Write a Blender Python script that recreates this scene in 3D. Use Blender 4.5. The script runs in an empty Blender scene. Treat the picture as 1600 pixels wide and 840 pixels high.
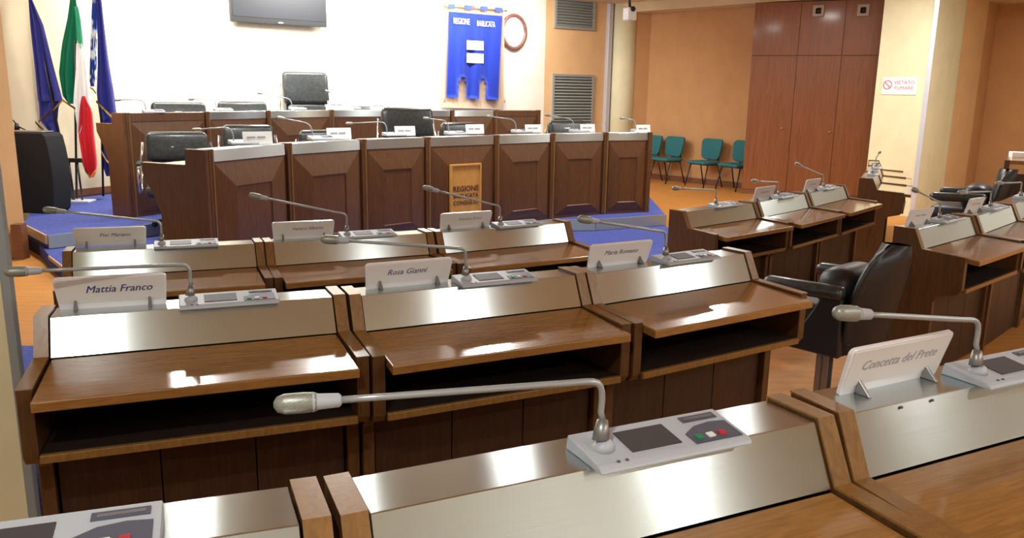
import bpy, bmesh, math, random
from math import sin, cos, pi, radians
from mathutils import Vector, Matrix
random.seed(7)
C = bpy.context.scene.collection
# ------------------------------------------------------------------ camera
CZ, FOC, PITCH, ROLL, CY = 1.65, 1308.46, 0.218673, 0.0167, 432.48
cF = Vector((0, cos(PITCH), -sin(PITCH))); U0 = Vector((0, sin(PITCH), cos(PITCH))); R0 = Vector((1, 0, 0))
cR = cos(ROLL)*R0 + sin(ROLL)*U0
cU = -sin(ROLL)*R0 + cos(ROLL)*U0
cam_data = bpy.data.cameras.new('camera'); cam = bpy.data.objects.new('camera', cam_data); C.objects.link(cam)
m = Matrix((cR, cU, -cF)).transposed().to_4x4(); m.translation = (0, 0, CZ); cam.matrix_world = m
cam_data.sensor_width = 36; cam_data.lens = 36*FOC/1600; cam_data.shift_y = (CY-420)/1600; cam_data.clip_start = .05
bpy.context.scene.camera = cam
# ------------------------------------------------------------------ world, lights, exposure
w = bpy.data.worlds.new('world'); bpy.context.scene.world = w; w.use_nodes = True
w.node_tree.nodes['Background'].inputs[0].default_value = (.95, .97, 1, 1)
w.node_tree.nodes['Background'].inputs[1].default_value = .15
vs = bpy.context.scene.view_settings
vs.view_transform = 'Standard'; vs.look = 'None'; vs.exposure = 0.0; vs.gamma = 1; vs.use_curve_mapping = False
def area(name, loc, sx, sy, power, col=(1, 1, .95), tgt=None, rz=0, spread=180):
    l = bpy.data.lights.new(name, 'AREA'); l.shape = 'RECTANGLE'; l.size = sx; l.size_y = sy; l.energy = power; l.color = col
    l.spread = radians(spread)
    o = bpy.data.objects.new(name, l); C.objects.link(o); o.location = loc
    if tgt: o.rotation_euler = (Vector(tgt)-Vector(loc)).to_track_quat('-Z', 'Y').to_euler()
    else: o.rotation_euler = (0, 0, rz)
    return o
STAGE_AND_FILL = [(-4.4, 8.6, 60), (-2.75, 6.7, 60), (-1.5, 7.1, 60), (-.1, 8.1, 70), (2.6, 10.0, 80), (-2.8, 11.0, 70), (-.5, 12.0, 70), (4.6, 10.6, 60), (6.4, 9.6, 80)]  # last entry is an added, unseen lamp that brightens the right wall
for x, y, p in STAGE_AND_FILL:
    area('stage_and_fill_lamp', (x, y, 3.26), .3, .3, p, rz=.6)
for x, y, p in ((-.6, -.3, 55), (3.7, -.2, 70), (6.0, 2.7, 60), (5.0, 1.4, 35), (-4.2, .6, 20)):
    area('ceiling_lamp', (x, y, 3.26), .16, .16, p, rz=.5)
for x, y, tx, ty in ((-4.1, 10.9, -4.7, 11.9), (-2.6, 12.2, -3.2, 13.0), (-1.0, 13.4, -1.6, 14.4), (.25, 14.3, -.3, 15.3)):
    area('wall_washer_lamp', (x, y, 3.2), 1.3, .25, 45 if x > 0 else 90, tgt=(tx, ty, 1.9))

# ------------------------------------------------------------------ helpers
def at(px, py, z=None, y=None, line=None, off=0):
    """a pixel of the photograph turned into a point on a plane of the room"""
    d = cF + cR*((px-800)/FOC) - cU*((py-CY)/FOC)
    if z is not None: t = (z-CZ)/d.z
    elif y is not None: t = y/d.y
    else:
        (x0, y0), a = line; n = Vector((-sin(a), cos(a)))
        t = (n.x*x0+n.y*y0 + off)/(n.x*d.x+n.y*d.y)
    return Vector((d.x*t, d.y*t, d.z*t+CZ))
def tag(o, label=None, cat=None, group=None, kind=None):
    if label: o['label'] = label
    if cat: o['category'] = cat
    if group: o['group'] = group
    if kind: o['kind'] = kind
    return o
def empty(name, loc, rz=0, label=None, cat=None, group=None):
    o = bpy.data.objects.new(name, None); C.objects.link(o); o.location = loc; o.rotation_euler = (0, 0, rz); o.empty_display_size = .1
    return tag(o, label, cat, group)
class MB:
    def __init__(s): s.bm = bmesh.new(); s.mi = 0
    def _new(s, vs, fs):
        v = [s.bm.verts.new(p) for p in vs]; out = []
        for f in fs:
            try: q = s.bm.faces.new([v[i] for i in f]); q.material_index = s.mi; out.append(q)
            except ValueError: pass
        return v, out
    def box(s, c, d, rz=0, bev=0, rx=0, ry=0, seg=2):
        x, y, z = d[0]/2, d[1]/2, d[2]/2
        M = Matrix.Translation(c) @ Matrix.Rotation(rz, 4, 'Z') @ Matrix.Rotation(ry, 4, 'Y') @ Matrix.Rotation(rx, 4, 'X')
        vs = [M @ Vector(p) for p in ((-x,-y,-z),(x,-y,-z),(x,y,-z),(-x,y,-z),(-x,-y,z),(x,-y,z),(x,y,z),(-x,y,z))]
        v, f = s._new(vs, [(0,3,2,1),(4,5,6,7),(0,1,5,4),(1,2,6,5),(2,3,7,6),(3,0,4,7)])
        if bev:
            es = list({e for q in f for e in q.edges})
            r = bmesh.ops.bevel(s.bm, geom=es, offset=bev, segments=seg, affect='EDGES', profile=.5)
            for q in r['faces']: q.material_index = s.mi
        return s
    def b2(s, a, b, **k):
        return s.box([(a[i]+b[i])/2 for i in range(3)], [abs(b[i]-a[i]) for i in range(3)], **k)
    def prism(s, pts, a, b, axis='x', bev=0, seg=1):
        """polygon extruded from a to b along an axis; pts in the two other axes"""
        def P(p, t): return {'x': (t, p[0], p[1]), 'y': (p[0], t, p[1]), 'z': (p[0], p[1], t)}[axis]
        n = len(pts); vs = [P(p, a) for p in pts]+[P(p, b) for p in pts]
        v, f = s._new(vs, [tuple(range(n))[::-1], tuple(range(n, 2*n))]+[(i, (i+1) % n, n+(i+1) % n, n+i) for i in range(n)])
        bmesh.ops.recalc_face_normals(s.bm, faces=f)
        if bev:
            es = list({e for q in f for e in q.edges})
            bmesh.ops.bevel(s.bm, geom=es, offset=bev, segments=seg, affect='EDGES', profile=.5)
        return s
    def tube(s, pts, r, n=8, cap=True):
        pts = [Vector(p) for p in pts]; rr = r if isinstance(r, (list, tuple)) else [r]*len(pts)
        rings = []; up = Vector((0, 0, 1)); pa = None
        for i, p in enumerate(pts):
            d = (pts[min(i+1, len(pts)-1)]-pts[max(i-1, 0)]).normalized()
            if pa is None: a = d.cross(up if abs(d.z) < .95 else Vector((1, 0, 0))).normalized()
            else: a = (pa - d*pa.dot(d)).normalized()
            pa = a; b = d.cross(a)
            rings.append([s.bm.verts.new(p+rr[i]*(cos(2*pi*k/n)*a+sin(2*pi*k/n)*b)) for k in range(n)])
        fs = []
        for A, B in zip(rings, rings[1:]):
            for k in range(n): fs.append(s.bm.faces.new((A[k], A[(k+1) % n], B[(k+1) % n], B[k])))
        if cap: fs.append(s.bm.faces.new(rings[0][::-1])); fs.append(s.bm.faces.new(rings[-1]))
        for f in fs: f.material_index = s.mi; f.smooth = True
        bmesh.ops.recalc_face_normals(s.bm, faces=fs)
        return s
    def sheet(s, rows, th=0):
        """grid of points; th gives real thickness"""
        R = len(rows); K = len(rows[0]); fs = []
        V = [[s.bm.verts.new(p) for p in r] for r in rows]
        for i in range(R-1):
            for j in range(K-1): fs.append(s.bm.faces.new((V[i][j], V[i][j+1], V[i+1][j+1], V[i+1][j])))
        for f in fs: f.material_index = s.mi; f.smooth = True
        if th: bmesh.ops.solidify(s.bm, geom=fs, thickness=th)
        return s
    def build(s, name, mat, parent=None, smooth=False, uvx=False):
        me = bpy.data.meshes.new(name)
        if smooth:
            for f in s.bm.faces: f.smooth = True
        s.bm.to_mesh(me); s.bm.free()
        for mm in (mat if isinstance(mat, (list, tuple)) else [mat]): me.materials.append(mm)
        if uvx:
            uv = me.uv_layers.new(name='UVMap')
            for p in me.polygons:
                for li in p.loop_indices:
                    co = me.vertices[me.loops[li].vertex_index].co; uv.data[li].uv = (co.x, co.y+co.z)
        return link(name, me, parent)
def link(name, me, parent=None):
    o = bpy.data.objects.new(name, me); C.objects.link(o); o.parent = parent
    return o
def copy_tree(o, parent=None):
    c = o.copy(); C.objects.link(c); c.parent = parent
    for ch in list(o.children): copy_tree(ch, c)
    return c
def text(body, size, mat, parent, M, shear=0, th=.0004, bold=0, align='CENTER', name='lettering'):
    cu = bpy.data.curves.new('t', 'FONT'); cu.body = body; cu.size = size; cu.shear = shear; cu.extrude = th
    cu.align_x = align; cu.align_y = 'CENTER'; cu.resolution_u = 2
    to = bpy.data.objects.new('t', cu); C.objects.link(to); bpy.context.view_layer.update()
    me = bpy.data.meshes.new_from_object(to.evaluated_get(bpy.context.evaluated_depsgraph_get()))
    bpy.data.objects.remove(to); bpy.data.curves.remove(cu)
    if bold:                       # heavier strokes: two slightly shifted copies of the letters
        n = len(me.vertices); co = [v.co.copy() for v in me.vertices]; fs = [tuple(p.vertices) for p in me.polygons]
        V = []; F = []
        for k, (dx, dy) in enumerate(((0, 0), (.03, 0), (.015, .015))):
            V += [c+Vector((dx*size, dy*size, k*.00005)) for c in co]; F += [tuple(i+k*n for i in f) for f in fs]
        me2 = bpy.data.meshes.new(name); me2.from_pydata(V, [], F); bpy.data.meshes.remove(me); me = me2
    me.transform(M); me.name = name; me.materials.clear(); me.materials.append(mat)
    return link(name, me, parent)
# ------------------------------------------------------------------ materials
def mat(name, col, rough=.5, metal=0, **k):
    m = bpy.data.materials.new(name); m.use_nodes = True; b = m.node_tree.nodes['Principled BSDF']
    b.inputs['Base Color'].default_value = (*col, 1); b.inputs['Roughness'].default_value = rough; b.inputs['Metallic'].default_value = metal
    for a, v in k.items(): b.inputs[a.replace('_', ' ')].default_value = v
    return m
def noise_mix(m, c1, c2, scale, stretch=(1, 1, 1), detail=4, bump=0, lo=.35, hi=.65, dist=0, rough=.6):
    nt = m.node_tree; N = nt.nodes; L = nt.links; b = N['Principled BSDF']
    tc = N.new('ShaderNodeTexCoord'); mp = N.new('ShaderNodeMapping'); mp.inputs['Scale'].default_value = stretch
    nz = N.new('ShaderNodeTexNoise'); nz.inputs['Scale'].default_value = scale; nz.inputs['Detail'].default_value = detail; nz.inputs['Distortion'].default_value = dist; nz.inputs['Roughness'].default_value = rough
    cr = N.new('ShaderNodeValToRGB'); cr.color_ramp.elements[0].position = lo; cr.color_ramp.elements[1].position = hi
    cr.color_ramp.elements[0].color = (*c1, 1); cr.color_ramp.elements[1].color = (*c2, 1)
    L.new(tc.outputs['Object'], mp.inputs['Vector']); L.new(mp.outputs['Vector'], nz.inputs['Vector']); L.new(nz.outputs['Fac'], cr.inputs['Fac'])
    L.new(cr.outputs['Color'], b.inputs['Base Color'])
    if bump:
        bp = N.new('ShaderNodeBump'); bp.inputs['Strength'].default_value = bump; bp.inputs['Distance'].default_value = .002
        L.new(nz.outputs['Fac'], bp.inputs['Height']); L.new(bp.outputs['Normal'], b.inputs['Normal'])
    return m
def wood(name, dark, light, stretch, rough=.35, coat=.0, scale=6):
    m = mat(name, light, rough, Coat_Weight=coat, Coat_Roughness=.1)
    return noise_mix(m, dark, light, scale, stretch, 6, bump=.05, lo=.3, hi=.72, dist=1.2)
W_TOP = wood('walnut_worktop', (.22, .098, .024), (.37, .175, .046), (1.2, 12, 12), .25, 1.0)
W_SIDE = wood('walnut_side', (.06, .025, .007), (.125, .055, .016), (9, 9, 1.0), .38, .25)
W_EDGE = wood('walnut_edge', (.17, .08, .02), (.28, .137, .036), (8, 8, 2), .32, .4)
W_BOARD = wood('shaded_walnut_board', (.028, .011, .005), (.055, .022, .009), (10, 10, .8), .45)  # board wood darkened: shade below the shelf is painted into its colour
W_INT = wood('shaded_interior_wood', (.012, .006, .003), (.02, .009, .005), (3, 8, 8), .6)  # interior wood darkened to paint in the shade of the desk recesses
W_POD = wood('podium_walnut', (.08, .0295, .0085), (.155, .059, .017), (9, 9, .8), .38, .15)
W_WARD = wood('wardrobe_veneer', (.19, .06, .018), (.31, .105, .031), (7, 7, .35), .35, .2, 5)
W_BASE = wood('brown_skirting', (.16, .06, .03), (.22, .085, .04), (2, 2, 8), .4)
W_PLY = wood('light_plywood', (.55, .26, .05), (.66, .34, .075), (8, 8, 1), .45)
def steel_mat():
    m = mat('brushed_steel', (.60, .66, .67), .33, 1.0, Anisotropic=.97, Anisotropic_Rotation=.25)
    nt = m.node_tree; N = nt.nodes; L = nt.links; b = N['Principled BSDF']
    tg = N.new('ShaderNodeTangent'); tg.direction_type = 'UV_MAP'; tg.uv_map = 'UVMap'
    L.new(tg.outputs['Tangent'], b.inputs['Tangent'])
    tc = N.new('ShaderNodeTexCoord'); mp = N.new('ShaderNodeMapping'); mp.inputs['Scale'].default_value = (2, 160, 160)
    nz = N.new('ShaderNodeTexNoise'); nz.inputs['Scale'].default_value = 4; nz.inputs['Detail'].default_value = 3
    mr = N.new('ShaderNodeMapRange'); mr.inputs['To Min'].default_value = .19; mr.inputs['To Max'].default_value = .25
    L.new(tc.outputs['Object'], mp.inputs['Vector']); L.new(mp.outputs['Vector'], nz.inputs['Vector']); L.new(nz.outputs['Fac'], mr.inputs['Value']); L.new(mr.outputs['Result'], b.inputs['Roughness'])
    return m
STEEL = steel_mat()
CHROME = mat('chrome', (.7, .7, .7), .18, 1)
MET = mat('grey_metal', (.3, .3, .3), .4, .8)
MIC = mat('grey_mic_metal', (.38, .41, .43), .34, .5)
MICH = noise_mix(mat('mic_mesh', (.3, .31, .28), .4, .4), (.25, .26, .23), (.34, .36, .32), 700, detail=0, bump=.12)
PLA = mat('pale_grey_plastic', (.42, .45, .5), .42)
SCR = mat('dark_screen', (.045, .04, .045), .5)
SLOT = mat('dark_slot', (.08, .085, .12), .4)
GRN = mat('green_button', (.01, .22, .09), .4); RED = mat('red_button', (.5, .02, .03), .4); WHT = mat('white_button', (.75, .75, .75), .4)
PLATE = mat('white_acrylic', (.8, .79, .82), .25, Coat_Weight=.3)
PAPER = mat('name_card_paper', (.72, .69, .68), .6)
PAPER_W = mat('white_card', (.9, .9, .9), .6)
INK = mat('dark_blue_ink', (.05, .045, .16), .6); INK_L = mat('faded_ink', (.34, .33, .38), .6)
LEA = noise_mix(mat('black_leather', (.03, .035, .035), .32, Coat_Weight=.15), (.018, .021, .022), (.038, .043, .044), 30, bump=.15)
LEA_D = mat('matte_black_leather', (.014, .016, .019), .42)
LEAB = mat('black_fabric', (.003, .003, .005), .9)
BLK = mat('black_plastic', (.015, .015, .017), .4)
TEAL = noise_mix(mat('teal_fabric', (.02, .13, .14), .9), (.018, .12, .14), (.03, .17, .19), 120, bump=.2)
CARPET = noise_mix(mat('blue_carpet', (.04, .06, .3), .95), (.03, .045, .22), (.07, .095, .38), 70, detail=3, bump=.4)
CARPET_D = mat('dark_carpet_recess_shade', (.012, .015, .06), .95)  # dark side carpet; on the front riser the recess shadow is painted in
TRIM = mat('grey_aluminium_trim', (.36, .41, .41), .4, .3)
TRIMB = mat('beige_trim', (.45, .33, .24), .5)
PARQ = noise_mix(mat('orange_parquet', (.6, .28, .07), .6, Specular_IOR_Level=.25), (.47, .195, .042), (.55, .24, .058), 3, (1, 6, 1), 5, bump=.02)
def paint(n, c, v=.06, r=.8):
    return noise_mix(mat(n, c, r), tuple(x*(1-v) for x in c), tuple(min(1, x*(1+v)) for x in c), 3, detail=6, bump=.05, lo=.3, hi=.7)
WALLW = paint('cream_white_paint', (.86, .82, .7)); WALLB = paint('beige_wall', (.62, .52, .36)); WALLO = paint('orange_paint', (.56, .3, .125))
WALLP = paint('peach_paint', (.72, .45, .22)); WALLN = paint('pale_grey_paint', (.72, .74, .68)); WALLC = paint('pale_yellow_paint', (.76, .7, .46)); CEILM = paint('ceiling_paint', (.66, .52, .32))
GUARD = mat('lilac_corner_guard', (.6, .6, .68), .35, .3); GUARD_G = mat('grey_corner_guard', (.3, .34, .36), .45, .2)

# ------------------------------------------------------------------ structure
def slab(name, pts, z0, z1, mt, kind='structure', parent=None, bev=0):
    b = MB(); b.prism(pts, z0, z1, 'z', bev=bev); o = b.build(name, mt, parent)
    if parent is None: tag(o, kind=kind)
    return o
def wall(name, a, b, z0, z1, mt, th=.12, side=1):
    a, b = Vector(a), Vector(b); n = Vector((-(b-a).y, (b-a).x)).normalized()*th*side
    return slab(name, [a, b, b+n, a+n], z0, z1, mt)
slab('floor', [(-7, -1.6), (9, -1.6), (9, 20), (-7, 20)], -.1, 0, PARQ)
slab('ceiling', [(-7, -1.6), (9, -1.6), (9, 20), (-7, 20)], 3.3, 3.4, CEILM)
BW = ((-5.25, 11.2), .68); bd = Vector((cos(.68), sin(.68)))
pL = Vector(BW[0]); pR = at(850, 150, line=BW).to_2d()
wall('wall_back', pL, pR, 0, 3.3, WALLW)
lw0 = at(4, 318, z=.25).to_2d(); lw0 = pL + (Vector((-5.581, 10.499))-pL).normalized()*2.2
wall('wall_back_left', lw0, pL, 0, 3.3, WALLB)  # left stretch of the back wall in a darker beige
b = MB(); q = (pL-lw0).normalized(); nn = Vector((q.y, -q.x))
b.prism([lw0+nn*.02, pL+nn*.02, pL, lw0], .25, .34, 'z'); tag(b.build('baseboard_left', W_BASE), kind='structure')
# pillar with the grilles, round column, recess
PL = ((pR.x, pR.y), .6); pd = Vector((cos(.6), sin(.6)))
pe = at(945, 120, line=PL).to_2d()
wall('wall_pillar', pR, pe, 0, 3.3, WALLP, th=.5)
b = MB(); b.box((pe.x+.05, pe.y+.0, 1.65), (.1, .1, 3.3), rz=.6, bev=.01); tag(b.build('trim_1', GUARD), kind='structure')
cc = at(972, 150, y=pe.y+.05)
b = MB(); b.tube([(cc.x, cc.y+.1, 0), (cc.x, cc.y+.1, 3.3)], .25, 24); tag(b.build('trim_2', WALLC), kind='structure')
w1 = at(1040, 281, z=0).to_2d(); w2 = at(1150, 293, z=0).to_2d(); wd = (w2-w1).normalized()
wA = w1-wd*.55; wB = w2+wd*1.1
wall('wall_recess', wA, wB, 0, 3.3, WALLO)
wall('wall_recess_back', (wB.x, wB.y), (8.6, 15.5), 0, 3.3, WALLO)
wall('wall_recess_side', wA-Vector((.6, .12)), wA, 0, 3.3, WALLO)
n2 = Vector((-wd.y, wd.x))
b = MB(); b.prism([wA, wB, wB-n2*.02, wA-n2*.02], 0, .1, 'z'); tag(b.build('baseboard_recess', W_BASE), kind='structure')
# lowered ceiling over the recess
s1 = Vector((cc.x-.1, cc.y-.1))
slab('trim_3', [s1, s1+wd*9, s1+wd*9+n2*4, s1+n2*4], 3.13, 3.3, CEILM)
# cream pillar right of the wardrobe and the walls beyond
WL_Y = 13.2
A1 = at(1361, 200, y=12.3).to_2d(); A2 = at(1464, 0, y=11.75).to_2d(); A2 = at(1452, 120, y=11.75).to_2d(); A3 = at(1496, 120, y=12.9).to_2d(); A4 = at(1530, 120, y=13.6).to_2d(); A5 = at(1545, 120, y=14.1).to_2d()
slab('wall_right_pillar', [A1, A2, A3, A3+Vector((0, 1)), A1+Vector((.5, .7))], 0, 3.3, WALLC)
b = MB(); g2 = (A2-A1).normalized()
b.prism([A2-g2*.05-Vector((0, .012)), A2+Vector((.012, -.012)), A2+Vector((.03, .05)), A2-g2*.035+Vector((0, .03))], 0, 3.3, 'z'); tag(b.build('trim_4', GUARD), kind='structure')
slab('wall_right_far', [A3, A4, A4+Vector((0, 1)), A3+Vector((0, 1))], 0, 3.3, WALLP)
slab('wall_right_recess', [A4, A5, A5+Vector((4.5, -3.5)), A5+Vector((4.5, -2.5)), A4+Vector((0, 1.2))], 0, 3.3, WALLO)
# room closed behind the camera and at the sides
wall('wall_left', (-6.3, -1.6), (-6.3, 11), 0, 3.3, WALLN)
wall('wall_right', (8.6, 14), (8.6, -1.6), 0, 3.3, WALLN)
wall('wall_near', (8.6, -1.5), (-6.3, -1.5), 0, 3.3, WALLN)
# near pillar on the left with its grey corner guard
ce = at(44, 700, y=2.62)
slab('wall_left_pillar', [(ce.x, ce.y), (ce.x-.6, ce.y+1.0), (ce.x-1.7, ce.y+.6), (ce.x-1.1, ce.y-.32)], 0, 3.3, WALLC)
b = MB(); b.box((ce.x-.012, ce.y+.012, 1.65), (.03, .04, 3.3), rz=.25, bev=.004); tag(b.build('trim_5', GUARD_G), kind='structure')
# wall end beside the stage
e1 = at(8, 395, y=7.85).to_2d(); e2 = at(43, 395, y=7.95).to_2d()
slab('wall_left_stub', [e1-Vector((.9, 0)), (e1.x, e1.y), (e2.x-.0, e2.y), (e2.x-.95, e2.y+1.3), (e1.x-.9, e1.y+1.3)], 0, 3.3, WALLP)
b = MB(); f2 = at(34, 370, y=7.83).to_2d(); f1 = at(18, 370, y=7.8).to_2d()
b.prism([f1, f2, f2+Vector((0, .1)), f1+Vector((0, .1))], 0, .34, 'z'); tag(b.build('trim_6', W_BASE), kind='structure')

# podium curve
PK = .877
POD = [(-2.541, 6.961), (-2.14, 7.91), (-1.59, 8.75), (-.986, 9.36), (-.235, 10.01), (.456, 10.65), (1.178, 11.15), (1.856, 11.45)]
POD = [Vector(p)*PK for p in POD]; ZT = 1.65-.52*PK
# stage platform (two levels) and desk tiers
sc = [at(74, 368, z=.25), at(33, 347, z=.25), at(114, 362, z=.25), at(278, 345.5, z=.25), at(930, 343, z=.25), at(1040, 335.5, z=.25)]
f_ = [p.to_2d() for p in sc]
front = [f_[0], f_[3], POD[0]+Vector((-.55, .1)), POD[0]+Vector((-.2, -.3)), POD[0]+Vector((.1, -.05))] + [POD[i]+Vector((.03, -.06)) for i in range(1, 6)] + [f_[4], f_[5]]
back = [f_[5]+Vector((.12, 2.6)), Vector((1.6, 14.6)), Vector((.3, 15.4)), Vector((-5.2, 11.0)), Vector((-5.75, 10.0)), f_[1]+Vector((0, .1)), f_[1]]
stage = empty('stage_platform', (0, 0, 0)); tag(stage, 'blue carpeted stage platform with grey edge and lower step, carrying both podium rows', 'platform')
slab('stage_top', front+back, .13, .25, [CARPET], parent=stage)
def strip(pts, z0, z1, th, name, mt, parent):
    b = MB()
    for a, c in zip(pts, pts[1:]):
        n = Vector(((c-a).y, -(c-a).x)).normalized()*th
        b.prism([a, c, c+n, a+n], z0, z1, 'z')
    return b.build(name, mt, parent)
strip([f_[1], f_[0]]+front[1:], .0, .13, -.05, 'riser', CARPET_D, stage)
strip(front[:2], .13, .255, .02, 'edge_strip', TRIM, stage)
strip(front[2:], .13, .255, .02, 'edge_strip', TRIM, stage)
strip([f_[1], f_[0]], .17, .255, .02, 'side_edge_strip', TRIMB, stage)
g0, g1 = at(78.6, 401, z=.125).to_2d(), at(95, 413, z=.125).to_2d()
low = [f_[1]+Vector((0.02, .1)), g0+(f_[1]-g0)*.02, g1, Vector((-3.2, 6.9)), Vector((-2.6, 5.55)), Vector((-1.6, 5.9)), Vector((-.6, 6.4)), Vector((.5, 7.1)), Vector((1.5, 7.7)), f_[5]+Vector((.02, -.9)), f_[5]+Vector((.0, .3)), Vector((0, 12)), Vector((-5, 9.5))]
st = stage
slab('lower_step', low, .0, .125, CARPET, parent=st)
strip([g0+Vector((-.02, .03)), g1, g1+(g1-g0)*.6], .1, .13, .015, 'step_trim', TRIMB, st)
# rear raised stage part
REAR = [(-5.295, 11.546), (-4.619, 12.701), (-4.03, 13.83), (-3.24, 14.94), (-2.266, 15.71), (-1.214, 16.22), (-.408, 16.806), (.52, 17.481)]
RK = .775; REAR = [Vector(p)*RK for p in REAR]; ZR = 1.65-.385*RK
slab('trim_7', [REAR[1]+Vector((.05, .05)), *REAR[2:], Vector((.5, 14.4)), Vector((-4.9, 11.3)), REAR[1]+Vector((-.5, .5))], .25, .4, CARPET)
TM, TN = .12, .22
slab('trim_8', [(-6.2, 1.55), (-6.2, 2.75), (-1.55, 2.68), (-.5, 3.0), (.35, 3.5), (.98, 3.85), (1.34, 3.42), (1.75, 2.4), (1.2, 2.1)], 0, TM, PARQ)
slab('trim_9', [(-6.2, -1.5), (-6.2, 1.3), (-1.1, 1.15), (.6, 1.9), (1.5, 2.3), (3.2, 3.1), (3.6, -1.5)], 0, TN, PARQ)
slab('trim_10', [(-6, 2.75), (-6, 4.55), at(20, 541, z=.0).to_2d(), at(80, 541, z=0).to_2d(), (-1.9, 4.9), (.2, 5.3), (1.1, 4.2), (.95, 3.9), (.35, 3.52), (-.5, 3.02), (-1.55, 2.7)], 0, .006, CARPET)

# ------------------------------------------------------------------ member desks
W = .84; T = .0403; E = .0066; YS = .0506; ZS = .112; YB = .1746; YF = -.3134; YP = -.2512; ZF = -.0217; ZP = -.0133; SP = .0477
def splay(bm):
    for v in bm.verts: v.co.x = (v.co.x-W/2)*(1-v.co.y*SP*2/W)+W/2
DESK = {}
def desk_meshes(hf):
    k = round(hf, 3)
    if k in DESK: return DESK[k]
    out = []
    def add(name, mb, mt, uvx=False):
        splay(mb.bm); o = mb.build(name, mt, None, uvx=uvx); out.append((name, o.data)); bpy.data.objects.remove(o)
    prof = [(YB, E+ZS), (YS-.003, ZS+E), (-E*.6, E), (YP, E+ZP), (YP, -.20), (YP+.02, -.225), (-.13, -.25), (-.10, -.29), (-.10, -hf), (YB, -hf)]
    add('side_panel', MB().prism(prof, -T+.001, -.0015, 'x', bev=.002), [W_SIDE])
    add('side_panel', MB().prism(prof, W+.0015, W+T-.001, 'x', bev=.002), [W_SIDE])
    # lighter solid edging on the panels
    def cap(x0, x1):
        pts = [(YB+.001, E+ZS+.0016), (YS-.003, ZS+E+.0016), (-E*.6-.001, E+.002), (YP-.0015, E+ZP+.002)]
        b = MB(); V = []
        for (y, z) in pts: V.append((y, z))
        inn = [(YB, E+ZS-.002), (YS-.001, ZS+E-.002), (-E*.6+.002, E-.003), (YP+.003, E+ZP-.002)]
        for i in range(3):
            b.prism([V[i], V[i+1], inn[i+1], inn[i]], x0, x1, 'x')
        return b
    add('edge_band', cap(-T, -.001), [W_EDGE]); add('edge_band', cap(W+.001, W+T), [W_EDGE])
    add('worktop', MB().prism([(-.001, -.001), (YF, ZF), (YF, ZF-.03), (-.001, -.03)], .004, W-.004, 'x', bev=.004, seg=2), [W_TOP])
    add('steel_fascia', MB().prism([(0, .001), (YS, ZS), (YB-.004, ZS), (YB-.004, ZS-.02), (YS+.02, ZS-.03), (.02, .001)], .002, W-.002, 'x', bev=.0015), [STEEL], True)
    add('shelf', MB().b2((.001, -.245, -.215), (W-.001, .1, -.195)), [W_INT])  # shelf body coloured as if in shade; its lip keeps the lit tone
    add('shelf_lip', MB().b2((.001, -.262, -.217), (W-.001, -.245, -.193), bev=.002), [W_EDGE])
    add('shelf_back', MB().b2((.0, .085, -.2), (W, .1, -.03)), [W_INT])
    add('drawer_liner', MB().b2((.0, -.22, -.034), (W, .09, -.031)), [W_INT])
    for i in range(3):
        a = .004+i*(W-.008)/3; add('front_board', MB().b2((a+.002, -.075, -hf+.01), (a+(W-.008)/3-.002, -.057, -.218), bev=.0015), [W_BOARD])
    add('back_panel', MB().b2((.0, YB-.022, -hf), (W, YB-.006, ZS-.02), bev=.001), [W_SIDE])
    DESK[k] = out; return out
def desk(x, y, th, wt, fl, label, group):
    t = empty('assembly_desk', (x, y, wt), th, label, 'desk', group)
    for name, me in desk_meshes(wt-fl): link(name, me, t)
    return t
# consoles with gooseneck microphones
CON = []
def console_meshes():
    z = ZS
    def add(name, mb, mt, par=None, smooth=False):
        o = mb.build(name, mt, None, smooth); CON.append((name, o.data, par)); bpy.data.objects.remove(o)
    add('console_body', MB().prism([(.018, z), (.020, z+.006), (.03, z+.012), (.128, z+.026), (.133, z)], .362, .662, 'x', bev=.003, seg=2), PLA)
    sl = math.atan2(.014, .098)
    def on(x0, x1, y0, y1, h=.0015, th=.0022, bev=.0008):
        ym = (y0+y1)/2; zz = z+.012+(ym-.03)*.014/.098+h-th/2+.0004
        return MB().box(((x0+x1)/2, ym, zz), (x1-x0, y1-y0, th), rx=sl, bev=bev)
    add('screen', on(.437, .535, .046, .108), SCR)
    b = MB(); f = lambda x, y, h=.0019: (x, y, z+.012+(y-.03)*.014/.098+h)
    P = [(.556, .034), (.652, .034), (.652, .084), (.62, .088), (.585, .083), (.556, .066)]
    v, fs = b._new([f(*p) for p in P]+[f(*p, -.001) for p in P], [tuple(range(6)), tuple(range(11, 5, -1))]+[(i, 6+i, 6+(i+1) % 6, (i+1) % 6) for i in range(6)])
    bmesh.ops.recalc_face_normals(b.bm, faces=b.bm.faces[:]); add('button_panel', b, SLOT)
    add('card_slot', on(.575, .648, .098, .116), SLOT)
    add('slot_lip', on(.582, .642, .104, .109, h=.003), MET)
    for x, mm, nm in ((.572, GRN, 'green_button'), (.596, WHT, 'white_button'), (.62, RED, 'red_button')):
        add(nm, on(x-.007, x+.007, .043, .056, h=.004, th=.004, bev=.001), mm)
    for x in (.400, .416): add('indicator', on(x-.0025, x+.0025, .028, .033, h=.002), SLOT)
    add('mic_socket', MB().tube([(.398, .075, z+.012), (.398, .077, z+.024), (.396, .079, z+.03)], [.021, .019, .012], 16), PLA)
console_meshes()
def bez(p0, p1, p2, p3, n):
    return [p0*(1-t)**3+p1*3*t*(1-t)**2+p2*3*t*t*(1-t)+p3*t**3 for t in [i/n for i in range(n+1)]]
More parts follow.
